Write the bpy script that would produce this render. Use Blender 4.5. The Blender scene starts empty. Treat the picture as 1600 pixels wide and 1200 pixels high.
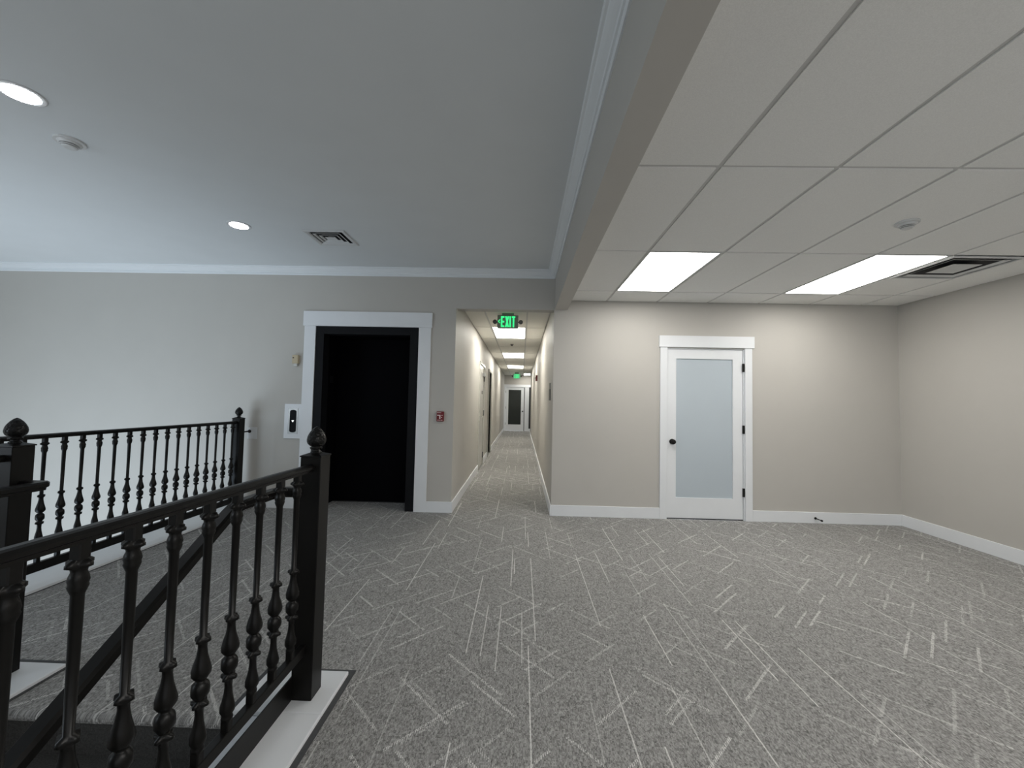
import bpy, bmesh, math
from mathutils import Vector, Matrix

C = bpy.context.scene.collection
PI = math.pi

# ------------------------------------------------------------------ measures
D = 5.043          # back wall
HC = 2.61          # tile ceiling
HU = 2.97          # plaster ceiling over the stairs
HL, HR = -0.829, 0.379   # hall sides
DF = 19.38         # hall end
XR = 4.504         # right wall
XL = -7.0          # left wall (outside the frame)
YB = -3.6          # how far the room is built behind the camera
NX, FX = -0.945, -3.37   # near / far railing lines

# ------------------------------------------------------------------ materials
def new_mat(name):
    m = bpy.data.materials.new(name)
    m.use_nodes = True
    nt = m.node_tree
    return m, nt, nt.nodes['Principled BSDF']

def paint(name, col, rough=0.6, noise=0.03, scale=40.0, bump=0.0, bscale=400.0, metal=0.0, spec=0.5):
    m, nt, b = new_mat(name)
    b.inputs['Roughness'].default_value = rough
    b.inputs['Metallic'].default_value = metal
    b.inputs['Specular IOR Level'].default_value = spec
    tc = nt.nodes.new('ShaderNodeTexCoord')
    n = nt.nodes.new('ShaderNodeTexNoise'); n.inputs['Scale'].default_value = scale
    n.inputs['Detail'].default_value = 3.0
    r = nt.nodes.new('ShaderNodeMapRange')
    r.inputs['From Min'].default_value = 0.3; r.inputs['From Max'].default_value = 0.7
    r.inputs['To Min'].default_value = 1.0 - noise; r.inputs['To Max'].default_value = 1.0 + noise
    mx = nt.nodes.new('ShaderNodeVectorMath'); mx.operation = 'SCALE'
    mx.inputs[0].default_value = col[:3]
    L = nt.links.new
    L(tc.outputs['Object'], n.inputs['Vector']); L(n.outputs['Fac'], r.inputs['Value'])
    L(r.outputs['Result'], mx.inputs['Scale']); L(mx.outputs['Vector'], b.inputs['Base Color'])
    if bump > 0:
        n2 = nt.nodes.new('ShaderNodeTexNoise'); n2.inputs['Scale'].default_value = bscale
        n2.inputs['Detail'].default_value = 2.0
        bp = nt.nodes.new('ShaderNodeBump'); bp.inputs['Strength'].default_value = bump
        bp.inputs['Distance'].default_value = 0.002
        L(tc.outputs['Object'], n2.inputs['Vector']); L(n2.outputs['Fac'], bp.inputs['Height'])
        L(bp.outputs['Normal'], b.inputs['Normal'])
    return m

def glow(name, col, strength, base=(0.8, 0.8, 0.8)):
    m, nt, b = new_mat(name)
    b.inputs['Base Color'].default_value = (*base, 1)
    b.inputs['Emission Color'].default_value = (*col, 1)
    b.inputs['Emission Strength'].default_value = strength
    b.inputs['Roughness'].default_value = 0.5
    return m

def carpet_mat():
    m, nt, b = new_mat('patterned_carpet')
    b.inputs['Roughness'].default_value = 0.95
    b.inputs['Specular IOR Level'].default_value = 0.1
    L = nt.links.new
    def val(x):
        return x
    def math_(op, a, c=None, d=None, clamp=False):
        n = nt.nodes.new('ShaderNodeMath'); n.operation = op; n.use_clamp = clamp
        for i, v in enumerate((a, c, d)):
            if v is None: continue
            if isinstance(v, (int, float)): n.inputs[i].default_value = v
            else: L(v, n.inputs[i])
        return n.outputs[0]
    tc = nt.nodes.new('ShaderNodeTexCoord')
    sp = nt.nodes.new('ShaderNodeSeparateXYZ'); L(tc.outputs['Object'], sp.inputs[0])
    X = sp.outputs['X']; Y = math_('SUBTRACT', sp.outputs['Y'], sp.outputs['Z'])
    def white(x, y, seed):
        cb = nt.nodes.new('ShaderNodeCombineXYZ'); L(x, cb.inputs[0]); L(y, cb.inputs[1]); cb.inputs[2].default_value = seed
        w = nt.nodes.new('ShaderNodeTexWhiteNoise'); w.noise_dimensions = '3D'; L(cb.outputs[0], w.inputs['Vector'])
        s = nt.nodes.new('ShaderNodeSeparateColor'); L(w.outputs['Color'], s.inputs[0])
        return w.outputs['Value'], s.outputs[0], s.outputs[1], s.outputs[2]
    # tufts: fine cells, long along the run of the pile
    tx, ty = math_('FLOOR', math_('MULTIPLY', X, 330.0)), math_('FLOOR', math_('MULTIPLY', Y, 150.0))
    t0 = white(tx, ty, 1.7)[0]
    cx, cy = math_('FLOOR', math_('MULTIPLY', X, 120.0)), math_('FLOOR', math_('MULTIPLY', Y, 70.0))
    t1 = white(cx, cy, 5.1)[0]
    nz = nt.nodes.new('ShaderNodeTexNoise'); nz.inputs['Scale'].default_value = 22.0; nz.inputs['Detail'].default_value = 4.0
    L(tc.outputs['Object'], nz.inputs['Vector'])
    tone = math_('ADD', math_('MULTIPLY', t0, 0.6), math_('MULTIPLY', t1, 0.4))
    tone = math_('ADD', tone, math_('MULTIPLY', math_('SUBTRACT', nz.outputs['Fac'], 0.5), 0.3))
    base = math_('MULTIPLY_ADD', tone, 0.34, 0.115)
    # dashes: rows of cells, each holds at most one dash of random start, length and strength
    def dashes(u, v, cell, row, half, seed, keep, lo, hi):
        ri = math_('FLOOR', math_('DIVIDE', v, row))
        roff = white(ri, ri, seed + 0.3)[0]
        uu = math_('ADD', math_('DIVIDE', u, cell), math_('MULTIPLY', roff, 7.0))
        ui = math_('FLOOR', uu)
        uf = math_('FRACT', uu)
        vf = math_('FRACT', math_('DIVIDE', v, row))
        w, r1, r2, r3 = white(ri, ui, seed)
        ln = math_('MULTIPLY_ADD', r1, hi - lo, lo)
        st = math_('MULTIPLY', r2, math_('SUBTRACT', 1.0, ln))
        inside = math_('MULTIPLY', math_('GREATER_THAN', uf, st), math_('LESS_THAN', uf, math_('ADD', st, ln)))
        pos = math_('MULTIPLY_ADD', r3, 0.6, 0.2)
        dist = math_('MULTIPLY', math_('ABSOLUTE', math_('SUBTRACT', vf, pos)), row)
        line = math_('LESS_THAN', dist, half)
        on = math_('LESS_THAN', w, keep)
        strength = math_('MULTIPLY_ADD', white(ui, ri, seed + 0.7)[0], 0.6, 0.4)
        return math_('MULTIPLY', math_('MULTIPLY', inside, line), math_('MULTIPLY', on, strength))
    s = math.sqrt(0.5)
    P = math_('MULTIPLY', math_('ADD', X, Y), s)
    Q = math_('MULTIPLY', math_('SUBTRACT', X, Y), s)
    lay = [dashes(Y, X, 1.5, 0.21, 0.0030, 11.0, 0.85, 0.4, 0.95),
           dashes(Y, math_('ADD', X, 0.11), 0.9, 0.26, 0.0030, 23.0, 0.6, 0.35, 0.9)]
    tick = math_('LESS_THAN', math_('FRACT', math_('MULTIPLY', X, 120.0)), 0.62)
    rough = math_('GREATER_THAN', t0, 0.16)
    for i, (u, v) in enumerate(((P, Q), (Q, P))):
        a = dashes(u, v, 0.62, 0.24, 0.0065, 31.0 + 10 * i, 0.78, 0.25, 0.8)
        c = dashes(u, math_('ADD', v, 0.09), 0.8, 0.33, 0.0065, 37.0 + 10 * i, 0.72, 0.2, 0.75)
        lay.append(math_('MULTIPLY', math_('MULTIPLY', math_('MAXIMUM', a, c), tick), rough))
    mask = lay[0]
    for k in lay[1:]: mask = math_('MAXIMUM', mask, k)
    light = math_('MULTIPLY', mask, 0.36)
    g = math_('ADD', base, light)
    cb = nt.nodes.new('ShaderNodeCombineColor')
    L(math_('MULTIPLY', g, 1.0), cb.inputs[0]); L(math_('MULTIPLY', g, 0.985), cb.inputs[1]); L(math_('MULTIPLY', g, 0.955), cb.inputs[2])
    L(cb.outputs[0], b.inputs['Base Color'])
    bp = nt.nodes.new('ShaderNodeBump'); bp.inputs['Strength'].default_value = 0.4; bp.inputs['Distance'].default_value = 0.004
    L(tone, bp.inputs['Height']); L(bp.outputs['Normal'], b.inputs['Normal'])
    return m

def acorn_mat():
    m, nt, b = new_mat('black_cast_iron_scaled')
    b.inputs['Base Color'].default_value = (0.006, 0.006, 0.006, 1)
    b.inputs['Roughness'].default_value = 0.35
    b.inputs['Specular IOR Level'].default_value = 0.22
    tc = nt.nodes.new('ShaderNodeTexCoord')
    v = nt.nodes.new('ShaderNodeTexVoronoi'); v.inputs['Scale'].default_value = 95.0
    bp = nt.nodes.new('ShaderNodeBump'); bp.inputs['Strength'].default_value = 0.7; bp.inputs['Distance'].default_value = 0.004
    nt.links.new(tc.outputs['Object'], v.inputs['Vector']); nt.links.new(v.outputs['Distance'], bp.inputs['Height'])
    nt.links.new(bp.outputs['Normal'], b.inputs['Normal'])
    return m

WALL = paint('greige_wall_paint', (0.50, 0.482, 0.447), 0.55, 0.012, 3.0, 0.06, 250.0, spec=0.3)
WHITE = paint('white_trim_paint', (0.76, 0.78, 0.80), 0.4, 0.012, 6.0)
PLASTER = paint('grey_plaster_ceiling_paint', (0.70, 0.73, 0.745), 0.8, 0.012, 3.0, 0.06, 220.0, spec=0.2)
CROWN = paint('crown_paint', (0.74, 0.77, 0.79), 0.5, 0.01, 6.0)
TILE = paint('acoustic_tile', (0.86, 0.862, 0.845), 0.9, 0.05, 260.0, 0.15, 300.0, spec=0.1)
GRID = paint('ceiling_grid_paint', (0.60, 0.60, 0.585), 0.5, 0.01, 10.0)
HTILE = paint('acoustic_tile_hall', (0.82, 0.81, 0.76), 0.9, 0.04, 260.0, 0.1, 300.0, spec=0.1)
BLACK = paint('black_iron_paint', (0.0055, 0.0052, 0.0048), 0.36, 0.08, 60.0, 0.04, 120.0, spec=0.2)
ACORN = acorn_mat()
JET = paint('black_lift_frame', (0.006, 0.0065, 0.008), 0.6, 0.05, 20.0, spec=0.15)
JETD = paint('black_lift_panel', (0.002, 0.002, 0.003), 0.75, 0.05, 20.0, spec=0.05)
CARPET = carpet_mat()
STAIRC = paint('shaded_stair_carpet', (0.075, 0.074, 0.072), 0.95, 0.25, 180.0, 0.3, 260.0, spec=0.05)  # stairwell shade put into the colour as a darker, plain carpet
STRIP = paint('dark_grey_edge_strip', (0.055, 0.057, 0.06), 0.7, 0.08, 80.0)
GLASSB = paint('frosted_glass_blue_reflection', (0.47, 0.53, 0.575), 0.35, 0.012, 2.5, spec=0.4)  # bluish reflection on the pane put into its base colour
GLASSD = paint('dark_glass', (0.022, 0.027, 0.024), 0.35, 0.05, 3.0, spec=0.3)
STEEL = paint('brushed_steel', (0.42, 0.42, 0.41), 0.35, 0.05, 80.0, metal=0.8)
DGREY = paint('dark_grey_metal', (0.10, 0.10, 0.10), 0.5, 0.05, 40.0)
FRAMEG = paint('grey_hollow_metal', (0.36, 0.36, 0.33), 0.4, 0.03, 20.0)
DOORW = paint('pale_hall_door', (0.58, 0.57, 0.53), 0.25, 0.01, 6.0)
PLASTIC = paint('white_plastic', (0.62, 0.63, 0.63), 0.4, 0.01, 20.0)
SLOT = paint('dark_slot', (0.02, 0.02, 0.022), 0.8, 0.05, 30.0)
BEIGE = paint('beige_plastic', (0.52, 0.44, 0.30), 0.5, 0.02, 30.0)
LENSP = paint('pale_lens', (0.55, 0.55, 0.52), 0.2, 0.02, 30.0)
RED = paint('red_plastic', (0.16, 0.008, 0.012), 0.35, 0.03, 30.0)
MARK = paint('white_marking', (0.75, 0.62, 0.62), 0.5, 0.02, 30.0)
SIGNG = paint('grey_green_sign_case', (0.26, 0.30, 0.26), 0.5, 0.03, 30.0)
GREEN = glow('green_letters', (0.05, 1.0, 0.30), 0.9, (0.02, 0.3, 0.08))
GREEN2 = glow('green_face', (0.30, 0.75, 0.45), 0.22, (0.2, 0.45, 0.28))
PANEL = glow('panel_diffuser', (1.0, 0.97, 0.92), 10.5)
PANELH = glow('panel_diffuser_hall', (1.0, 0.965, 0.88), 15.0)
CAN = glow('downlight_lens', (0.93, 0.95, 1.0), 26.0)
CANRIM = paint('downlight_rim', (0.6, 0.61, 0.62), 0.4, 0.01, 20.0)

# ------------------------------------------------------------------ helpers
def tag(o, label=None, cat=None, group=None, kind=None):
    if label: o['label'] = label
    if cat: o['category'] = cat
    if group: o['group'] = group
    if kind: o['kind'] = kind
    return o

def obj(name, bm, mats, parent=None, smooth=False, bevel=0.0, loc=None):
    me = bpy.data.meshes.new(name)
    bmesh.ops.recalc_face_normals(bm, faces=bm.faces[:])
    if smooth:
        for f in bm.faces: f.smooth = True
    if not isinstance(mats, (list, tuple)): mats = [mats]
    bm.to_mesh(me); bm.free()
    for m in mats: me.materials.append(m)
    o = bpy.data.objects.new(name, me); C.objects.link(o)
    if loc: o.location = loc
    if parent: o.parent = parent
    if bevel > 0:
        bv = o.modifiers.new('bevel', 'BEVEL'); bv.width = bevel; bv.segments = 2; bv.limit_method = 'ANGLE'
        bv.angle_limit = 0.6
    return o

def thing(name, label, cat, loc=(0, 0, 0), rotz=0.0, group=None, kind=None):
    o = bpy.data.objects.new(name, None); C.objects.link(o)
    o.location = loc; o.rotation_euler = (0, 0, rotz); o.empty_display_size = 0.1
    return tag(o, label, cat, group, kind)

def struct(name, bm, mats, label, cat, **k):
    return tag(obj(name, bm, mats, **k), label, cat, kind='structure')

def box(bm, x0, x1, y0, y1, z0, z1, mi=0):
    vs = [bm.verts.new(p) for p in ((x0, y0, z0), (x1, y0, z0), (x1, y1, z0), (x0, y1, z0),
                                    (x0, y0, z1), (x1, y0, z1), (x1, y1, z1), (x0, y1, z1))]
    for f in ((0, 3, 2, 1), (4, 5, 6, 7), (0, 1, 5, 4), (1, 2, 6, 5), (2, 3, 7, 6), (3, 0, 4, 7)):
        bm.faces.new([vs[i] for i in f]).material_index = mi
    return bm

def boxes(*bs):
    bm = bmesh.new()
    for b in bs: box(bm, *b)
    return bm

def bar2(bm, p, q, w, y0, y1, mi=0):
    """bar from p to q in the XZ plane, width w, between depths y0 and y1"""
    p, q = Vector(p), Vector(q); d = (q - p).normalized(); n = Vector((-d.y, d.x)) * w / 2
    c = [p + n, p - n, q - n, q + n]
    v0 = [bm.verts.new((a.x, y0, a.y)) for a in c]; v1 = [bm.verts.new((a.x, y1, a.y)) for a in c]
    fs = [bm.faces.new(v0), bm.faces.new(v1[::-1])]
    for i in range(4): fs.append(bm.faces.new((v0[i], v1[i], v1[(i + 1) % 4], v0[(i + 1) % 4])))
    for f in fs: f.material_index = mi

def lathe(bm, prof, seg=24, rf=None, cx=0, cy=0, mi=0, flip=False):
    """prof: list of (z, r); rf(i, z, r, angle) may modulate the radius"""
    rings = []
    for i, (z, r) in enumerate(prof):
        ring = []
        for k in range(seg):
            a = 2 * PI * (k + 0.5) / seg
            rr = rf(i, z, r, a) if rf else r
            ring.append(bm.verts.new((cx + rr * math.cos(a), cy + rr * math.sin(a), z)))
        rings.append(ring)
    for i in range(len(rings) - 1):
        for k in range(seg):
            bm.faces.new((rings[i][k], rings[i][(k + 1) % seg], rings[i + 1][(k + 1) % seg], rings[i + 1][k])).material_index = mi
    bm.faces.new(rings[0][::-1]).material_index = mi
    bm.faces.new(rings[-1]).material_index = mi
    return bm

def sweep(bm, pts, prof, mi=0):
    """sweep a closed 2-D profile (side, up) along a polyline, mitred"""
    pts = [Vector(p) for p in pts]; rings = []
    for i, p in enumerate(pts):
        d0 = (p - pts[i - 1]).normalized() if i else (pts[1] - p).normalized()
        d1 = (pts[i + 1] - p).normalized() if i < len(pts) - 1 else d0
        t = (d0 + d1).normalized()
        side = t.cross(Vector((0, 0, 1))).normalized(); up = side.cross(t).normalized()
        k = 1.0 / max(0.5, t.dot(d0))
        rings.append([bm.verts.new(p + side * a * k + up * b) for a, b in prof])
    n = len(prof)
    for i in range(len(rings) - 1):
        for j in range(n):
            bm.faces.new((rings[i][j], rings[i][(j + 1) % n], rings[i + 1][(j + 1) % n], rings[i + 1][j])).material_index = mi
    bm.faces.new(rings[0][::-1]).material_index = mi; bm.faces.new(rings[-1]).material_index = mi
    return bm

def extrude_x(bm, prof, x0, x1):
    a = [bm.verts.new((x0, y, z)) for y, z in prof]; b = [bm.verts.new((x1, y, z)) for y, z in prof]
    n = len(prof)
    for i in range(n): bm.faces.new((a[i], a[(i + 1) % n], b[(i + 1) % n], b[i]))
    bm.faces.new(a[::-1]); bm.faces.new(b)

def extrude_y(bm, prof, y0, y1):
    a = [bm.verts.new((x, y0, z)) for x, z in prof]; b = [bm.verts.new((x, y1, z)) for x, z in prof]
    n = len(prof)
    for i in range(n): bm.faces.new((a[i], a[(i + 1) % n], b[(i + 1) % n], b[i]))
    bm.faces.new(a[::-1]); bm.faces.new(b)

# ------------------------------------------------------------------ setting: floor, stairs
SX0, SX1 = -2.215, -1.195     # stair width
NOSE = 1.787
FT = -0.16
struct('floor', boxes(
    (-1.06, XR, YB, D, FT, 0), (-3.64, -1.06, NOSE, D, FT, 0), (-3.64, SX0 - 0.02, YB, NOSE, FT, 0),
    (-2.47, -1.38, D, 5.49, FT, 0), (HL, HR, D, DF + 0.1, FT, 0), (HR, 3.4, 17.5, DF + 0.1, FT, 0)),
    CARPET, 'grey carpet with pale criss-cross dashes covering the whole floor', 'floor')

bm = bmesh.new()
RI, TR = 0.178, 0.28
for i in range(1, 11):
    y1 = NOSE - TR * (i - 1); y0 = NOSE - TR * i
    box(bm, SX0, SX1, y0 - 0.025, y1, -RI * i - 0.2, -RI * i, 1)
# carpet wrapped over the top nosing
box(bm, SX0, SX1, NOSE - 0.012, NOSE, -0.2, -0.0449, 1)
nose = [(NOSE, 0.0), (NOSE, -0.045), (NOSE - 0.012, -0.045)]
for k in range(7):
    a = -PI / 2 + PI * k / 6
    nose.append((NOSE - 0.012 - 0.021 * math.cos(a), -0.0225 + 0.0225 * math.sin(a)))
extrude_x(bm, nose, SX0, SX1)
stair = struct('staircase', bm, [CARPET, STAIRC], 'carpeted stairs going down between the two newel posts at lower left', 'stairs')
# white sloping stringers closing both sides of the flight
def stringer(x0, x1, top, drop):
    b = bmesh.new(); L_ = 2.8; sl = RI / TR
    extrude_x(b, [(NOSE, top), (NOSE - L_, top - L_ * sl), (NOSE - L_, top - L_ * sl - drop), (NOSE, top - drop)], x0, x1)
    return b
obj('stringer', stringer(SX1, -1.06, 0.0, 0.5), WHITE, stair)
obj('stringer', stringer(SX0 - 0.02, SX0, 0.0, 0.5), WHITE, stair)

# white curbs with dark edge strips
struct('trim_1', boxes((-1.06, -0.819, -1.0, NOSE, 0, 0.02), (SX1 - 0.008, -0.819, NOSE, 2.066, 0, 0.02)), WHITE,
       'white painted curb under the foreground railing', 'curb', bevel=0.004)
struct('trim_2', boxes((-0.819, -0.795, -1.0, 2.098, 0, 0.005), (-1.235, -0.819, 2.066, 2.098, 0, 0.005), (-1.235, SX1 - 0.008, NOSE, 2.066, 0, 0.005)), STRIP,
       'dark grey edge strip around the curb of the foreground railing', 'edge strip')
struct('trim_3', boxes((-2.62, SX0, NOSE, 2.045, 0, 0.02), (-2.62, SX0 - 0.02, -1.0, NOSE, 0, 0.02)), WHITE,
       'white curb under the newel post at the left edge', 'curb', bevel=0.004)
struct('trim_4', boxes((-2.66, SX0 + 0.012, 2.045, 2.085, 0, 0.005), (SX0, SX0 + 0.012, NOSE, 2.045, 0, 0.005)), STRIP,
       'dark edge strip around the curb of the left newel post', 'edge strip')
struct('trim_5', boxes((-3.64, -3.25, 0.5, D - 0.001, 0, 0.022)), WHITE,
       'long white curb under the far left railing', 'curb', bevel=0.004)
struct('trim_6', boxes((-3.25, -3.243, 0.5, D - 0.016, 0, 0.004)), STRIP,
       'thin dark edge strip along the curb of the far left railing', 'edge strip')

# ------------------------------------------------------------------ setting: walls
EL0, EL1, ELZ = -2.566, -1.282, 2.243     # lift opening
DX0, DX1, DZ = 1.752, 2.681, 2.048        # frosted door opening
TH = 0.15
struct('wall_back', boxes(
    (XL, EL0, D, D + TH, -3.2, HU), (EL0, EL1, D, D + TH, ELZ, HU), (EL1, HL, D, D + TH, FT, HU),
    (HL, HR, D, D + TH, 2.49, HU), (HR, DX0, D, D + TH, FT, HU), (DX0, DX1, D, D + TH, DZ, HU), (DX1, XR + TH, D, D + TH, FT, HU)),
    WALL, 'greige back wall holding the lift, the hall opening and the frosted door', 'wall')
struct('wall_right', boxes((XR, XR + TH, YB, D, FT, HU)), WALL, 'plain greige wall on the far right', 'wall')
struct('wall_left', boxes((XL - TH, XL, YB, D + TH, -3.2, HU)), WALL, 'greige wall beyond the left edge of the photo', 'wall')
struct('wall_front', boxes((XL, -0.4, YB - TH, YB, -3.2, HU)), WALL, 'unseen greige wall behind the camera at the left, added to block light', 'wall')  # added out of view to keep light off the stair riser
struct('wall_stairwell', boxes((SX0 - .12, SX0 - .02, -1.2, NOSE, -3.2, FT), (-1.06, -0.96, -1.2, NOSE, -3.2, FT), (SX0 - .12, -0.96, -1.3, -1.2, -3.2, FT)), WALL, 'walls enclosing the stairwell below the floor, added to keep it dark', 'wall')  # put in to block light reaching the steps from behind
# hall
A0, A1, AZ = 8.06, 9.02, 2.09
B0, B1, BZ = 10.12, 11.03, 2.09
struct('wall_hall_left', boxes(
    (HL - TH, HL, D + TH, A0, FT, HC + .05), (HL - TH, HL, A0, A1, AZ, HC + .05), (HL - TH, HL, A1, B0, FT, HC + .05),
    (HL - TH, HL, B0, B1, BZ, HC + .05), (HL - TH, HL, B1, DF + TH, FT, HC + .05)), WALL,
    'left wall of the long hallway with two doors', 'wall')
struct('wall_hall_right', boxes((HR, HR + TH, D + TH, 17.5, FT, HC + .05), (HR + TH, 3.4, 17.5 - TH, 17.5, FT, HC + .05)), WALL,
       'right wall of the long hallway', 'wall')
FX0, FX1 = -0.745, 0.135
struct('wall_hall_end', boxes((HL, FX0 - .03, DF, DF + TH, FT, HC + .05), (FX0 - .03, FX1 + .03, DF, DF + TH, 2.06, HC + .05),
                              (FX1 + .03, 0.34, DF, DF + TH, FT, HC + .05), (0.34, 0.95, DF, DF + TH, FT, 0.12), (0.34, 0.95, DF, DF + TH, 2.05, HC + .05),
                              (0.95, 3.4, DF, DF + TH, FT, HC + .05)), WALL,
       'end wall of the hallway around the far door', 'wall')
# lift recess lining
struct('wall_recess', boxes((-2.55, -2.464, D + TH, 5.52, FT, 2.243), (-1.39, -1.30, D + TH, 5.52, FT, 2.243),
                            (-2.464, -1.39, D + TH, 5.52, 2.146, 2.243), (-2.55, -1.30, 5.52, 5.54, FT, 2.243)), JETD,
       'black lining of the lift recess', 'wall')

# beam between the two ceilings
struct('beam', boxes((0.385, 0.535, YB, D, 2.493, HU)), WALL, 'greige beam running from the camera to the back wall between the two ceilings', 'beam')

# ------------------------------------------------------------------ ceilings
VX0, VX1, VY0, VY1 = -2.150, -1.757, 3.887, 4.247     # opening for the louvred vent
bm = boxes((XL, VX0, YB, D, HU, HU + 0.1), (VX1, 0.385, YB, D, HU, HU + 0.1), (VX0, VX1, YB, VY0, HU, HU + 0.1), (VX0, VX1, VY1, D, HU, HU + 0.1), (VX0, VX1, VY0, VY1, HU + 0.05, HU + 0.1))
struct('ceiling', bm, PLASTER, 'smooth grey high ceiling over the stairwell', 'ceiling')

G, GG = 0.6096, 1.2192
X0, Y0 = 1.0135, 2.142
def tiles(xs, ys, skip, mat, label, extra=()):
    b = bmesh.new(); g = 0.0125
    for i in range(len(xs) - 1):
        for j in range(len(ys) - 1):
            if (i, j) in skip:
                for (ya, yb) in skip[(i, j)]:
                    box(b, xs[i] + g, xs[i + 1] - g, ya + g, yb - g, HC, HC + 0.012, 0)
                continue
            box(b, xs[i] + g, xs[i + 1] - g, ys[j] + g, ys[j + 1] - g, HC, HC + 0.012, 0)
    for x in xs: box(b, max(xs[0], x - .0155), min(xs[-1], x + .0155), ys[0], ys[-1], HC + 0.007, HC + 0.022, 1)
    for y in ys: box(b, xs[0], xs[-1], max(ys[0], y - .0155), min(ys[-1], y + .0155), HC + 0.0072, HC + 0.022, 1)
    for x, yy in extra: box(b, x[0], x[1], yy - .0155, yy + .0155, HC + 0.0071, HC + 0.022, 1)
    box(b, xs[0], xs[-1], ys[0], ys[-1], HC + 0.12, HC + 0.15, 1)
    return struct('ceiling', b, [mat, GRID], label, 'ceiling')
xs = [0.535] + [X0 + G * k for k in range(6)] + [XR]
ys = [YB] + [Y0 + GG * j for j in range(-4, 3)] + [D]
LJ = 6   # row 3.36-4.58
ya, yb = ys[LJ], ys[LJ + 1]
tiles(xs, ys, {(1, LJ): [], (4, LJ): [], (5, LJ): [(ya + G, yb)]}, TILE, 'suspended tile ceiling over the right of the room', [((xs[5], xs[6]), ya + G)])
hxs = [HL, -0.542, 0.0548, HR]
hy0 = 5.72
hys = [D + TH] + [hy0 + GG * j for j in range(12)]
hys = [y for y in hys if y < DF] + [DF]
hskip = {(1, 2): [], (1, 5): [], (1, 8): []}
tiles(hxs, hys, hskip, HTILE, 'suspended tile ceiling of the hallway')
bm = boxes((HR, 0.46, 17.5, DF, HC, HC + .03), (0.46, 1.04, 17.5, 17.9, HC, HC + .03), (1.04, 3.4, 17.5, DF, HC, HC + .03), (0.46, 1.04, 19.1, DF, HC, HC + .03))
struct('ceiling', bm, HTILE, 'tile ceiling of the cross passage at the hallway end', 'ceiling')

# crown moulding
cp = [(0, 0), (0.010, 0), (0.016, 0.010), (0.016, 0.024), (0.026, 0.026), (0.030, 0.038), (0.050, 0.052), (0.066, 0.066), (0.070, 0.074), (0.082, 0.078), (0.088, 0.084), (0.088, 0.092), (0, 0.092)]
bm = bmesh.new(); extrude_x(bm, [(D - a, 2.878 + b) for a, b in cp], XL, 0.385)
struct('trim_7', bm, CROWN, 'crown moulding along the top of the back wall', 'crown moulding')
bm = bmesh.new(); extrude_y(bm, [(0.385 - a, 2.878 + b) for a, b in cp], YB, D)
struct('trim_8', bm, CROWN, 'crown moulding along the side of the beam', 'crown moulding')

# baseboards
BH, BT = 0.129, 0.016
def bb(*rs):
    return boxes(*[(a, b, c, d, 0, BH) for a, b, c, d in rs])
struct('baseboard_back', bb((-3.24, -2.706, D - BT, D), (-1.131, HL, D - BT, D), (HR, 1.669, D - BT, D), (2.766, XR, D - BT, D)), WHITE,
       'white baseboard along the back wall', 'baseboard', bevel=0.003)
struct('baseboard_right', bb((XR - BT, XR, YB, D - BT)), WHITE, 'white baseboard along the right wall', 'baseboard', bevel=0.003)
struct('baseboard_hall_left', bb((HL, HL + BT, D - BT, A0 - .06), (HL, HL + BT, A1 + .06, B0 - .06), (HL, HL + BT, B1 + .06, DF)), WHITE,
       'white baseboard along the left of the hallway', 'baseboard', bevel=0.003)
struct('baseboard_hall_right', bb((HR - BT, HR, D - BT, 17.5)), WHITE, 'white baseboard along the right of the hallway', 'baseboard', bevel=0.003)

# ------------------------------------------------------------------ doors
def glazed_door(name, label, W, xs_, z_glass, mats, knob_x, hinge_x, loc, casing, head, knob_face=1, hz=(0.332, 1.081, 1.824)):
    """door in an XZ opening, front face towards -Y; xs_ = leaf x0,x1, glass x0,x1 (local)"""
    t = thing(name, label, 'door', loc, kind='structure')
    x0, x1, g0, g1 = xs_; z0, z1 = z_glass
    gm = mats
    b = boxes((x0, g0, 0.012, 0.05, 0.012, 2.04), (g1, x1, 0.012, 0.05, 0.012, 2.04), (g0, g1, 0.012, 0.05, 0.012, z0), (g0, g1, 0.012, 0.05, z1, 2.04))
    leaf = obj('door_leaf', b, WHITE, t)
    obj('glass_panel', boxes((g0, g1, 0.024, 0.036, z0, z1)), gm, leaf)
    # jamb
    obj('jamb', boxes((x0 - 0.003 - 0.0, x0 - 0.003 + 0.002, 0.0, 0.1, 0, 2.043), (x1 + 0.004, x1 + 0.017, 0.0, 0.1, 0, 2.043), (x0, x1, 0.0, 0.1, 2.043, 2.048)), WHITE, t)
    for (a, c) in casing:
        obj('casing', boxes((a, c, -0.018, 0.0, 0, head[2])), WHITE, t, bevel=0.002)
    obj('head_casing', boxes((head[0], head[1], -0.026, 0.0, head[2], head[3])), WHITE, t, bevel=0.002)
    b = bmesh.new()
    lathe(b, [(0.0, 0.033), (0.008, 0.033), (0.012, 0.014), (0.030, 0.012), (0.036, 0.024), (0.048, 0.030), (0.060, 0.027), (0.066, 0.015)], 24)
    bmesh.ops.rotate(b, verts=b.verts, cent=(0, 0, 0), matrix=Matrix.Rotation(PI / 2, 3, 'X'))
    obj('door_knob', b, BLACK, leaf, smooth=True, loc=(knob_x, 0.012, 0.919))
    for z in hz:
        obj('hinge', boxes((hinge_x - 0.012, hinge_x + 0.008, -0.008, 0.013, z - 0.05, z + 0.05)), BLACK, leaf)
    return t
d1 = glazed_door('door_1', 'white door with a tall frosted bluish glass pane in the right back wall', 0.914,
                 (0, 0.908, 0.114, 0.79), (0.253, 1.924), GLASSB, 0.067, 0.915, (1.755, D, 0),
                 ((-0.086, -0.002), (0.925, 1.010)), (-0.102, 1.034, 2.06, 2.199))
d1.children[0]
obj('dark_gap_strip', boxes((0.0, 0.908, 0.004, 0.06, 0.0, 0.010)), SLOT, d1)
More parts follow.
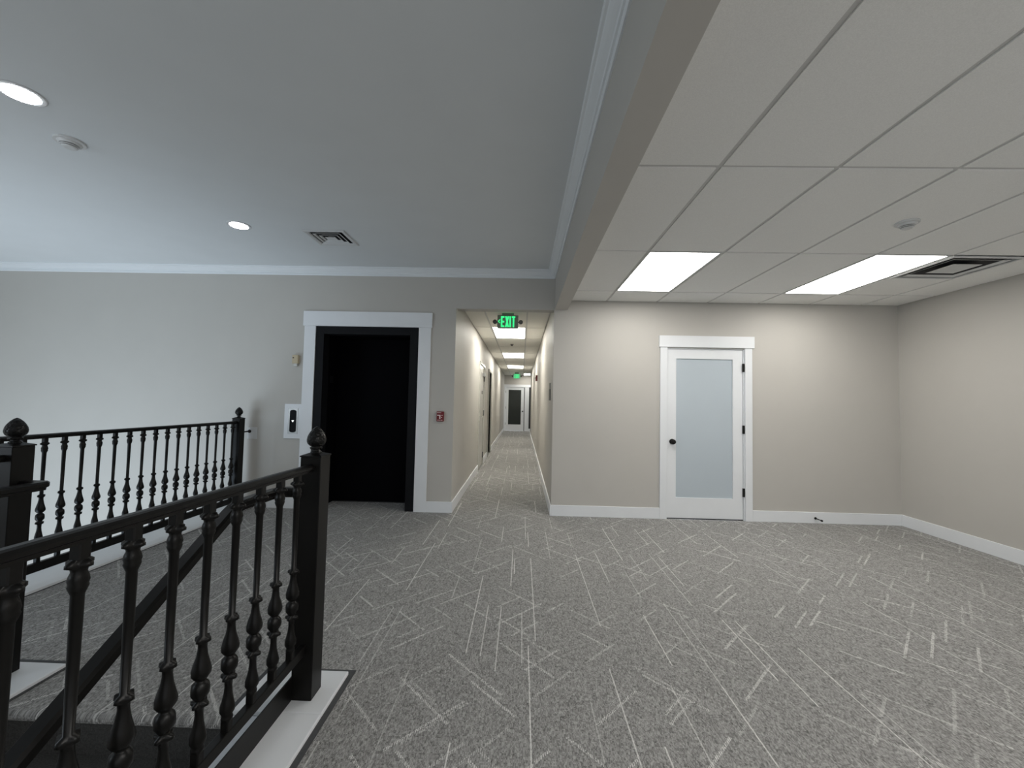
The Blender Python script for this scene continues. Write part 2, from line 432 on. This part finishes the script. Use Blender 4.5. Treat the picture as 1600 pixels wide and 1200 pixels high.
# small lock tail under the knob
d2 = glazed_door('door_2', 'white door with dark glass closing the far end of the hallway', 0.88,
                 (FX0, FX1 - 0.045, FX0 + 0.125, FX1 - 0.165), (0.30, 1.92), GLASSD, 0.05, FX0 - 0.004, (0, DF, 0),
                 ((HL + 0.001, FX0 - 0.006), (FX1 + 0.012, 0.325)), (HL + 0.001, HR + 0.03, 2.05, 2.17))
obj('strike_gap', boxes((FX1 - 0.043, FX1 + 0.010, 0.006, 0.03, 0, 2.04)), DGREY, d2)
# sidelight beside the far door
w = thing('window_1', 'dark narrow sidelight to the right of the far hallway door', 'window', (0, DF, 0), kind='structure')
obj('pane', boxes((0.34, 0.95, 0.01, 0.04, 0.12, 2.05)), SLOT, w)
obj('window_frame', boxes((0.326, 0.342, -0.018, 0.0, 0, 2.05), (0.342, 0.95, -0.018, 0.0, 0.0, 0.12), (0.95, 1.03, -0.018, 0, 0, 2.05), (HR + 0.031, 1.05, -0.02, 0, 2.05, 2.17)), WHITE, w)

# hallway side doors (front face towards +X, built in local XZ then turned)
def hall_door(name, label, y0, y1, ztop, leafmat, fmat, fw, proud, inset, hardware=True):
    t = thing(name, label, 'door', (HL, y0, 0), kind='structure')
    W = y1 - y0
    obj('door_frame', boxes((-0.1, proud, -fw, 0.0, 0, ztop + fw), (-0.1, proud, W, W + fw, 0, ztop + fw), (-0.1, proud, 0, W, ztop, ztop + fw)), fmat, t)
    leaf = obj('door_leaf', boxes((-inset - 0.045, -inset, 0.004, W - 0.004, 0.012, ztop - 0.004)), leafmat, t)
    obj('dark_gap_strip', boxes((-0.09, 0.012, 0, W, 0.0, 0.008)), DGREY, t)  # dark strip drawn for the shadow gap under the leaf
    b = boxes((-inset, -inset + 0.012, 0.05, 0.11, 0.97, 1.13))
    box(b, -inset, -inset + 0.06, 0.072, 0.088, 1.035, 1.055); box(b, -inset + 0.045, -inset + 0.062, 0.072, 0.20, 1.035, 1.056)
    obj('lever_handle', b, STEEL, leaf)
    if hardware:
        for z in (0.2, 1.1, 1.84):
            obj('hinge', boxes((-inset, -inset + 0.02, W - 0.03, W - 0.002, z - 0.06, z + 0.06)), DGREY, leaf)
        obj('door_closer', boxes((-inset, -inset + 0.055, W - 0.33, W - 0.02, 1.88, 1.95)), STEEL, leaf)
        obj('viewer', boxes((-inset, -inset + 0.012, W * 0.55, W * 0.55 + 0.05, 1.5, 1.57)), DGREY, leaf)
    return t
hall_door('door_3', 'pale glossy door nearest on the left side of the hallway', A0, A1, AZ, DOORW, DOORW, 0.05, 0.014, 0.004)
hall_door('door_4', 'second door on the hallway left in a projecting grey metal frame', B0, B1, BZ, DOORW, FRAMEG, 0.055, 0.03, 0.08, hardware=False)

# lift doorway
lift = thing('door_5', 'black lift doorway in wide white casing', 'lift door', (0, D, 0), kind='structure')
obj('casing', boxes((-2.707, EL0, -0.018, 0, 0, ELZ)), WHITE, lift, bevel=0.002)
obj('casing', boxes((EL1, -1.131, -0.018, 0, 0, ELZ)), WHITE, lift, bevel=0.002)
obj('head_casing', boxes((-2.722, -1.119, -0.026, 0, ELZ, 2.427)), WHITE, lift, bevel=0.002)
obj('door_frame', boxes((EL0, -2.464, -0.006, TH, 0, ELZ), (-1.39, EL1, -0.006, TH, 0, ELZ), (-2.464, -1.39, -0.006, TH, 2.146, ELZ)), JET, lift, bevel=0.002)
obj('door_panel', boxes((-2.464, -2.02, 0.445, 0.47, 0.0, 2.146)), JETD, lift)
obj('door_panel', boxes((-2.03, -1.39, 0.425, 0.445, 0.0, 2.146)), JETD, lift)
obj('sill', boxes((-2.464, -1.39, 0.40, 0.425, 0.0, 0.006)), SLOT, lift)
obj('floor_plate', boxes((-2.464, -2.460, 0.20, 0.28, 1.55, 1.64)), JET, lift)

# ------------------------------------------------------------------ railings
def square_rf(h):
    return lambda a: h / max(abs(math.cos(a)), abs(math.sin(a)))
def baluster_bm(z0, z1):
    P = [(z1, .0130, 's'), (.998, .0130, 's'), (.996, .018, 'p'), (.990, .0255, 'p'), (.983, .0255, 'p'), (.977, .015, 'o'), (.970, .0135, 'o'), (.962, .0165, 't'),
         (.952, .0180, 't'), (.944, .0158, 't'), (.939, .0172, 't'), (.930, .0150, 'o'), (.922, .0118, 'o'), (.78, .0108, 'o'), (.632, .0100, 'o'), (.627, .021, 'q'), (.617, .0225, 'q'),
         (.610, .0125, 'o'), (.595, .0120, 'o'), (.572, .0155, 't'), (.550, .0215, 't'), (.532, .0248, 't'), (.518, .0245, 't'), (.508, .0185, 't'), (.502, .0110, 'o'),
         (.498, .0150, 't'), (.488, .0235, 't'), (.475, .0240, 't'), (.460, .0225, 't'), (.448, .0150, 't'), (.442, .0120, 'o'), (.438, .0235, 'p'), (.429, .0240, 'p'),
         (.422, .0120, 'o'), (.400, .0110, 'o'), (.378, .0125, 't'), (.355, .0180, 't'), (.338, .0215, 't'), (.322, .0205, 't'), (.310, .0140, 't'), (.305, .0170, 'o'), (.298, .0170, 'o'), (.292, .0130, 's'), (z0, .0130, 's')]
    P = P[::-1]
    kinds = [p[2] for p in P]
    def rf(i, z, r, a):
        k = kinds[i]
        if k == 's': return min(r / max(abs(math.cos(a)), abs(math.sin(a))), r * 1.4)
        if k == 'p': return r * (0.88 + 0.26 * math.cos(4 * a))
        if k == 'q': return r * (0.9 + 0.2 * math.cos(4 * a))
        if k == 't': return r * (1 + 0.055 * math.cos(4 * a + z * 90))
        return r
    b = bmesh.new()
    lathe(b, [(z, r) for z, r, _ in P], 24, rf)
    for f in b.faces:
        zs = [v.co.z for v in f.verts]
        f.smooth = not (min(zs) > .9979 or max(zs) < .2921)
    return b

CAPP = [(-.022, .004), (-.022, .013), (-.016, .020), (-.008, .023), (.008, .023), (.016, .020), (.022, .013), (.022, .004), (.015, 0), (.015, -.009), (-.015, -.009), (-.015, 0)]
HANDP = [(-.025, -.004), (-.025, .012), (-.017, .020), (.017, .020), (.025, .012), (.025, -.004), (.015, -.011), (.015, -.021), (-.015, -.021), (-.015, -.011)]

def newel(parent, x, y, z0, ztop, h=0.0465):
    b = bmesh.new(); box(b, x - h, x + h, y - h, y + h, z0, ztop)
    p = obj('newel_post', b, BLACK, parent, bevel=0.003)
    b = bmesh.new(); e = h + .003
    box(b, x - e, x + e, y - e, y + e, ztop, ztop + .006)
    v = [b.verts.new((x + sx * e, y + sy * e, ztop + .006)) for sx, sy in ((-1, -1), (1, -1), (1, 1), (-1, 1))]
    v2 = [b.verts.new((x + sx * .022, y + sy * .022, ztop + .016)) for sx, sy in ((-1, -1), (1, -1), (1, 1), (-1, 1))]
    for i in range(4): b.faces.new((v[i], v[(i + 1) % 4], v2[(i + 1) % 4], v2[i]))
    b.faces.new(v2)
    obj('post_cap', b, BLACK, p)
    b = bmesh.new(); z = ztop + .014
    lathe(b, [(z, .026), (z + .006, .024), (z + .012, .0165), (z + .018, .0150), (z + .020, .026), (z + .027, .027), (z + .030, .019), (z + .034, .028), (z + .043, .0365), (z + .053, .0405), (z + .063, .0410),
              (z + .076, .0385), (z + .090, .0325), (z + .103, .0240), (z + .112, .0160), (z + .118, .0090), (z + .122, .0025)], 28, cx=x, cy=y)
    obj('finial', b, ACORN, p, smooth=True)
    return p

# near railing -------------------------------------------------------
near = thing('stair_railing', 'black iron railing in the lower left foreground, its balusters nearest the camera', 'railing', (0, 0, 0), group='black iron stair railings')
newel(near, NX, 1.902, 0.02, 1.085)
b = bmesh.new(); sweep(b, [(NX, 1.856, 1.030), (NX, -0.35, 1.054)], CAPP)
obj('top_rail', b, BLACK, near)
obj('bottom_rail', boxes((NX - .015, NX + .015, -0.35, 1.856, .221, .262)), BLACK, near, bevel=0.003)
obj('toe_plate', boxes((-0.9925, -0.9865, -0.35, 1.93, .02, .122)), BLACK, near)
bal0 = obj('baluster', baluster_bm(.25, 1.036), BLACK, near, loc=(NX, 1.752, 0))
for k in range(1, 11):
    o = bal0.copy(); C.objects.link(o); o.parent = near; o.location = (NX, 1.752 - .1238 * k, 0)
pts = [(-0.990, 1.872, .926), (-1.045, 1.868, .926), (-1.072, 1.858, .926), (-1.088, 1.835, .926), (-1.092, 1.80, .926), (-1.09, 1.62, .930), (-1.09, 1.585, .928), (-1.09, 1.545, .910), (-1.09, 0.897, .535), (-1.09, -0.2, -.10)]
b = bmesh.new(); sweep(b, pts, HANDP)
obj('handrail', b, BLACK, near)

# far railing --------------------------------------------------------
far = thing('stair_railing', 'black iron railing running along the far left to a post beside the back wall', 'railing', (0, 0, 0), group='black iron stair railings')
newel(far, FX, 4.872, 0.022, 1.085)
b = bmesh.new(); sweep(b, [(FX, 4.826, 1.034), (FX, 1.2, 1.034)], CAPP)
obj('top_rail', b, BLACK, far)
obj('bottom_rail', boxes((FX - .015, FX + .015, 1.2, 4.826, .098, .160)), BLACK, far, bevel=0.003)
bal1 = obj('baluster', baluster_bm(.15, 1.036), BLACK, far, loc=(FX, 4.776, 0))
for k in range(1, 19):
    o = bal1.copy(); C.objects.link(o); o.parent = far; o.location = (FX, 4.776 - .1272 * k, 0)
b = bmesh.new(); lathe(b, [(0, .008), (.085, .008), (.088, .020), (.094, .021), (.115, .004), (.118, .002)], 16)
bmesh.ops.rotate(b, verts=b.verts, cent=(0, 0, 0), matrix=Matrix.Rotation(-PI / 2, 3, 'X'))
tag(obj('wall_anchor', b, BLACK, far, smooth=True, loc=(FX + .045, 4.918, .925)))
tag(obj('anchor_plate', boxes((FX - .05 + .05, FX + .105 + .02, D - .008, D, .83, .972)), PLASTIC, far, bevel=0.002), 'pale square wall plate')

# railing on the left of the flight ------------------------------------
lft = thing('stair_railing', 'black newel post and rail ends cut off by the left edge of the photo', 'railing', (0, 0, 0), group='black iron stair railings')
PX, PY = -2.431, 1.944
newel(lft, PX, PY, 0.02, 1.09)
b = bmesh.new(); sweep(b, [(PX, PY - .046, 1.030), (PX, -0.35, 1.030)], CAPP)
obj('top_rail', b, BLACK, lft)
obj('bottom_rail', boxes((PX - .015, PX + .015, -0.35, PY - .046, .221, .262)), BLACK, lft, bevel=0.003)
for k in range(12):
    o = bal0.copy(); C.objects.link(o); o.parent = lft; o.location = (PX, PY - .15 - .1238 * k, 0)
pts = [(PX + .045, 1.952, .905), (-2.294, 1.952, .905), (-2.285, 1.943, .905), (-2.285, 1.62, .908), (-2.285, 1.585, .904), (-2.285, 1.545, .885), (-2.285, 0.897, .51), (-2.285, -0.2, -.12)]
b = bmesh.new(); sweep(b, pts, HANDP)
obj('handrail', b, BLACK, lft)

# ------------------------------------------------------------------ ceiling fittings
def panel_light(label, x0, x1, y0, y1, mat, group='rectangular ceiling light panels', z=HC):
    t = thing('ceiling_light', label, 'light', ((x0 + x1) / 2, (y0 + y1) / 2, z), group=group)
    w, d = (x1 - x0) / 2 - .009, (y1 - y0) / 2 - .009; f = .014
    obj('light_frame', boxes((-w, w, -d, -d + f, 0, .02), (-w, w, d - f, d, 0, .02), (-w, -w + f, -d + f, d - f, 0, .02), (w - f, w, -d + f, d - f, 0, .02)), PLASTIC, t)
    obj('diffuser', boxes((-w + f, w - f, -d + f, d - f, .004, .010)), mat, t)
    return t
panel_light('bright rectangular ceiling panel nearest the beam', xs[1], xs[2], ya, yb, PANEL)
panel_light('bright rectangular ceiling panel beside the dark slotted air vent', xs[4], xs[5], ya, yb, PANEL)
hl = ['nearest hallway ceiling panel, partly behind the lit exit sign', 'second hallway ceiling panel from the hall opening', 'third hallway ceiling panel from the hall opening']
for lab, j in zip(hl, (2, 5, 8)):
    panel_light(lab, hxs[1], hxs[2], hys[j], hys[j + 1], PANELH)
panel_light('farthest hallway ceiling panel, set to the right near the end door', 0.06, 0.372, 17.92, 19.1, PANELH, z=HC - .021)

def downlight(label, x, y):
    t = thing('recessed_downlight', label, 'light', (x, y, HU), group='recessed downlights on the high ceiling')
    b = bmesh.new(); lathe(b, [(-.006, .078), (-.006, .096), (-.003, .102), (0, .102)], 32)
    obj('trim_ring', b, CANRIM, t, smooth=False)
    b = bmesh.new(); lathe(b, [(-.010, .06), (-.009, .074), (-.006, .078)], 32)
    obj('lens', b, CAN, t)
downlight('bright round downlight at the upper left edge of the photo', -2.755, 2.112)
downlight('bright round downlight left of the square louvred vent', -2.712, 3.788)

def smoke(label, x, y, z, r=0.072):
    t = thing('smoke_detector', label, 'smoke detector', (x, y, z), group='smoke detectors')
    b = bmesh.new(); lathe(b, [(-.012, r * .97), (-.009, r), (0, r)], 32)
    obj('base', b, PLASTIC, t)
    b = bmesh.new(); k = r / .072
    lathe(b, [(-.046, .022 * k), (-.044, .030 * k), (-.038, .036 * k)], 32, mi=0)
    lathe(b, [(-.038, .030 * k), (-.034, .030 * k)], 32, mi=1)
    lathe(b, [(-.034, .040 * k), (-.030, .042 * k)], 32, mi=0)
    lathe(b, [(-.030, .036 * k), (-.026, .036 * k)], 32, mi=1)
    lathe(b, [(-.026, .046 * k), (-.020, .052 * k), (-.012, .056 * k)], 32, mi=0)
    obj('sensor_dome', b, [PLASTIC, SLOT], t)
smoke('white smoke detector on the high ceiling near the upper left downlight', -2.945, 2.528, HU, .078)
smoke('white smoke detector on the right tile ceiling', 2.55, 2.775, HC, .066)

# louvred vents
def louvre(name, label, x0, x1, y0, y1, z, rings, fr, gap, depth, cat='vent', mat=PLASTIC, lip=.25):
    t = thing(name, label, cat, ((x0 + x1) / 2, (y0 + y1) / 2, z), group='ceiling vents')
    w = (x1 - x0) / 2; d = (y1 - y0) / 2
    def ring(b, a, mi, za, zb, inner):
        # sloping square ring from half-size a (z za) to inner (z zb)
        v0 = [b.verts.new((sx * a * 1.0, sy * (a - w + d), za)) for sx, sy in ((-1, -1), (1, -1), (1, 1), (-1, 1))]
        v1 = [b.verts.new((sx * inner, sy * (inner - w + d), zb)) for sx, sy in ((-1, -1), (1, -1), (1, 1), (-1, 1))]
        for i in range(4): b.faces.new((v0[i], v0[(i + 1) % 4], v1[(i + 1) % 4], v1[i])).material_index = mi
    b = bmesh.new(); ring(b, w, 0, -.002, -.010, w - fr * .4); ring(b, w - fr * .4, 0, -.010, -.008, w - fr)
    ring(b, w - fr, 0, -.008, .03, w - fr)
    obj('outer_frame', b, mat, t)
    obj('backing', boxes((-w + .006, w - .006, -d + .006, d - .006, .026, .032)), SLOT, t)
    a = w - fr - gap
    step = a / (rings + .0)
    for i in range(rings):
        h0 = a - step * i
        b = bmesh.new()
        if i == rings - 1:
            v = [b.verts.new((sx * h0, sy * max(.01, h0 - w + d), -.006)) for sx, sy in ((-1, -1), (1, -1), (1, 1), (-1, 1))]
            b.faces.new(v)
        ring(b, h0, 0, -.006, depth, max(.012, h0 - step * .6))
        ring(b, h0 + step * lip, 0, -.0075, -.006, h0)
        ring(b, h0, 1, -.0045, depth + .0015, max(.012, h0 - step * .72))  # dark ring over each blade, painting in the shade between blades
        obj('louvre', b, [mat, SLOT], t)
    return t
louvre('ceiling_vent', 'square white louvred vent on the high ceiling above the lift', -2.165, -1.742, 3.872, 4.262, HU, 4, .03, .012, .024)
louvre('ceiling_vent', 'square slotted air vent beside the right ceiling panel light', xs[5] + .009, xs[6] - .009, ya + .009, ya + G - .009, HC, 2, .03, .045, .024, mat=PLASTIC, lip=.1)

b = bmesh.new(); lathe(b, [(-.035, .022), (-.030, .030), (-.012, .012), (-.006, .012), (-.005, .040), (0.003, .042)], 20)
tag(obj('ceiling_sprinkler', b, DGREY, loc=(-.238, 8.986, HC)), 'small dark sprinkler on the hallway ceiling between the first two panels', 'sprinkler')

# ------------------------------------------------------------------ exit signs
def exit_sign(label, x, y, z0, w, h, chev, face):
    t = thing('exit_sign', label, 'exit sign', (x, y, z0), group='exit signs')
    body = obj('sign_case', boxes((-w / 2, w / 2, -.02, .02, 0, h)), face, t, bevel=0.003)
    obj('canopy', boxes((-w * .28, w * .28, -.03, .03, h, HC - z0 if HC - z0 - h < .2 else h + .05)), SIGNG, t)
    b = bmesh.new(); y0, y1 = -.0235, -.0205
    L_ = h * .82; zb = h * .09; zt = zb + L_; s = .022
    lw = w * .165; x_ = -w * .33
    def vb(xa, xb, za, zc): box(b, xa, xb, y0, y1, za, zc)
    # E
    vb(x_, x_ + s, zb, zt)
    for zz in (zb, zb + L_ / 2 - s / 2, zt - s): vb(x_ + s, x_ + lw, zz, zz + s)
    x_ += lw + w * .03
    # X
    bar2(b, (x_ + s * .5, zb), (x_ + lw - s * .1, zt), s, y0, y1); bar2(b, (x_ + s * .5, zt), (x_ + lw - s * .1, zb), s, y0 - .0004, y1)
    x_ += lw + w * .045
    # I
    vb(x_, x_ + s, zb, zt); x_ += s + w * .04
    # T
    vb(x_, x_ + lw, zt - s, zt); vb(x_ + lw / 2 - s / 2, x_ + lw / 2 + s / 2, zb, zt - s)
    obj('letters', b, GREEN, t)
    if chev:
        b = bmesh.new(); c = -w * .415; zc = h * .52
        bar2(b, (c - .012, zc), (c + .014, zc + .026), .011, y0, y1); bar2(b, (c - .012, zc), (c + .014, zc - .026), .011, y0 - .0004, y1)
        obj('arrow', b, GREEN, t)
    for sx in (-1, 1):
        b = bmesh.new()
        lathe(b, [(-.030, .022), (-.028, .030), (.012, .028), (.026, .016)], 20)
        bmesh.ops.rotate(b, verts=b.verts, cent=(0, 0, 0), matrix=Matrix.Rotation(-PI / 2, 3, 'X'))
        box(b, -sx * .035 - .012, -sx * .035 + .020, -.008, .008, -.008, .008)
        obj('lamp_head', b, DGREY, t, loc=(sx * (w / 2 + .036), 0, h * .48))
    return t
exit_sign('green lit exit sign with a left arrow at the mouth of the hallway', -.2195, 5.84, 2.395, .296, .188, True, SIGNG)
exit_sign('small green exit sign far down the hallway by the end door', -.228, 17.6, 2.35, .30, .20, False, GREEN2)

# ------------------------------------------------------------------ wall fittings
# call station beside the lift
t = thing('lift_call_station', 'lift call button plate on a white board beside the lift casing', 'call panel', (-2.80, D, 1.06))
obj('backboard', boxes((-.112, .093, -.014, 0, -.213, .211)), WHITE, t, bevel=0.002)
obj('bezel', boxes((-.062, .060, -.018, -.014, -.154, .156)), STEEL, t)
b = bmesh.new(); pr = []
for k in range(9): a = PI * k / 8; pr.append((.040 * math.cos(a), .118 + .020 * math.sin(a)))
for k in range(9): a = PI + PI * k / 8; pr.append((.040 * math.cos(a), -.118 + .020 * math.sin(a)))
extrude_y(b, pr, -.021, -.018)
obj('button_panel', b, JET, t)
b = bmesh.new(); extrude_y(b, [(-.013, .012), (.013, .012), (.013, .002), (.0, -.013), (-.013, .002)], -.024, -.021)
tag(obj('call_button', b, glow('call_button_light', (1, 1, 1), .7), t), 'white lit button')
# beige sensor
t = thing('wall_sensor', 'small beige sensor box high on the wall left of the lift', 'sensor', (-2.795, D, 1.82))
obj('housing', boxes((-.036, .036, -.045, 0, -.052, .052)), BEIGE, t, bevel=0.004)
obj('lens', boxes((-.020, .024, -.038, -.004, -.084, -.052)), LENSP, t, bevel=0.003)
obj('indicator', boxes((-.028, -.012, -.047, -.045, .012, .024)), SLOT, t)
# fire pull station
t = thing('fire_pull_station', 'red fire alarm pull station between the lift and the hall opening', 'fire alarm', (-.986, D, 1.158))
obj('body', boxes((-.044, .044, -.03, 0.002, -.06, .06)), RED, t, bevel=0.004)
b = boxes((-.034, .006, -.040, -.03, .008, .021), (-.010, .006, -.040, -.03, -.030, .008))
obj('pull_handle', b, MARK, t, bevel=0.002)
for q in ((-.040, .012, .043, .049), (-.036, .006, -.047, -.041), (.010, .030, -.048, -.040), (.014, .024, -.016, -.006), (.012, .032, .012, .018)):
    obj('marking', boxes((q[0], q[1], -.0315, -.03, q[2], q[3])), MARK, t)
# door stop
b = bmesh.new(); lathe(b, [(0, .014), (.006, .014), (.008, .006), (.095, .005), (.097, .011), (.112, .011), (.115, .006)], 16)
bmesh.ops.rotate(b, verts=b.verts, cent=(0, 0, 0), matrix=Matrix.Rotation(PI / 2, 3, 'X'))
tag(obj('door_stop', b, BLACK, smooth=False, loc=(3.493, D - BT, .060)), 'small black door stop sticking out of the baseboard right of the frosted door', 'door stop')
# hallway right wall fittings
t = thing('alarm_strobe', 'dark red alarm strobe high on the right hallway wall', 'alarm', (HR, 10.25, 1.955))
obj('body', boxes((-.045, 0.003, -.055, .055, -.07, .07)), RED, t, bevel=0.006)
obj('lens', boxes((-.065, -.045, -.03, .03, -.02, .02)), LENSP, t, bevel=0.004)
t = thing('room_sign', 'small grey two-tier sign plate on the right hallway wall near the opening', 'sign', (HR, 5.56, 1.50))
obj('sign_plate', boxes((-.010, 0, -.11, .11, -.115, .035)), DGREY, t)
obj('number_plate', boxes((-.016, 0, -.09, .11, .035, .115)), FRAMEG, t)

# ------------------------------------------------------------------ lamps
def area(name, loc, rot, sx, sy, power, col):
    l = bpy.data.lights.new(name, 'AREA'); l.shape = 'RECTANGLE'; l.size = sx; l.size_y = sy; l.energy = power; l.color = col
    o = bpy.data.objects.new(name, l); C.objects.link(o); o.location = loc; o.rotation_euler = rot
    return o
# assumed daylight: area lamp added in the open well, no window built
wd = area('assumed_stairwell_daylight', (-5.6, 1.2, -1.1), (0, 0, 0), 2.6, 1.8, 42, (0.66, 0.83, 1.0))
wd.rotation_euler = (Vector((-5.2, D, 0.7)) - wd.location).to_track_quat('-Z', 'Y').to_euler()
wd.data.spread = 2.0
# added fill from behind the camera, for the beam, ceiling and floor
area('left_fill', (XL + .15, -1.3, 1.5), (0, -PI / 2, 0), 1.7, 2.2, 60, (0.78, 0.89, 1.0))  # unseen fill lamp with no window, lifts the beam face and high ceiling
area('room_fill', (2.4, -0.9, HC - 0.05), (0, 0, 0), 2.0, 1.2, 85, (1.0, 0.97, 0.93))  # unseen fill lamp added to brighten the foreground carpet
w = bpy.data.worlds.new('world'); bpy.context.scene.world = w; w.use_nodes = True
bg = w.node_tree.nodes['Background']; bg.inputs[0].default_value = (0.92, 0.96, 1.0, 1); bg.inputs[1].default_value = 0.95

# ------------------------------------------------------------------ camera
f, yaw, pitch, roll, h = 646.146, -0.0242, 0.04317, 0.02178, 1.35442
cy_, sy_, cp_, sp_, cr, sr = math.cos(yaw), math.sin(yaw), math.cos(pitch), math.sin(pitch), math.cos(roll), math.sin(roll)
fw = Vector((sy_ * cp_, cy_ * cp_, sp_)); rt = Vector((cy_, -sy_, 0)); up = rt.cross(fw)
R = rt * cr + up * sr; U = up * cr - rt * sr
cam = bpy.data.cameras.new('camera'); cam.sensor_width = 36.0; cam.lens = f * 36.0 / 1600.0; cam.clip_start = 0.02; cam.clip_end = 100
co = bpy.data.objects.new('camera', cam); C.objects.link(co)
M = Matrix(((R.x, U.x, -fw.x, 0), (R.y, U.y, -fw.y, 0), (R.z, U.z, -fw.z, h), (0, 0, 0, 1)))
co.matrix_world = M
bpy.context.scene.camera = co
bpy.context.scene.view_settings.view_transform = 'Standard'
bpy.context.scene.view_settings.exposure = 0.2
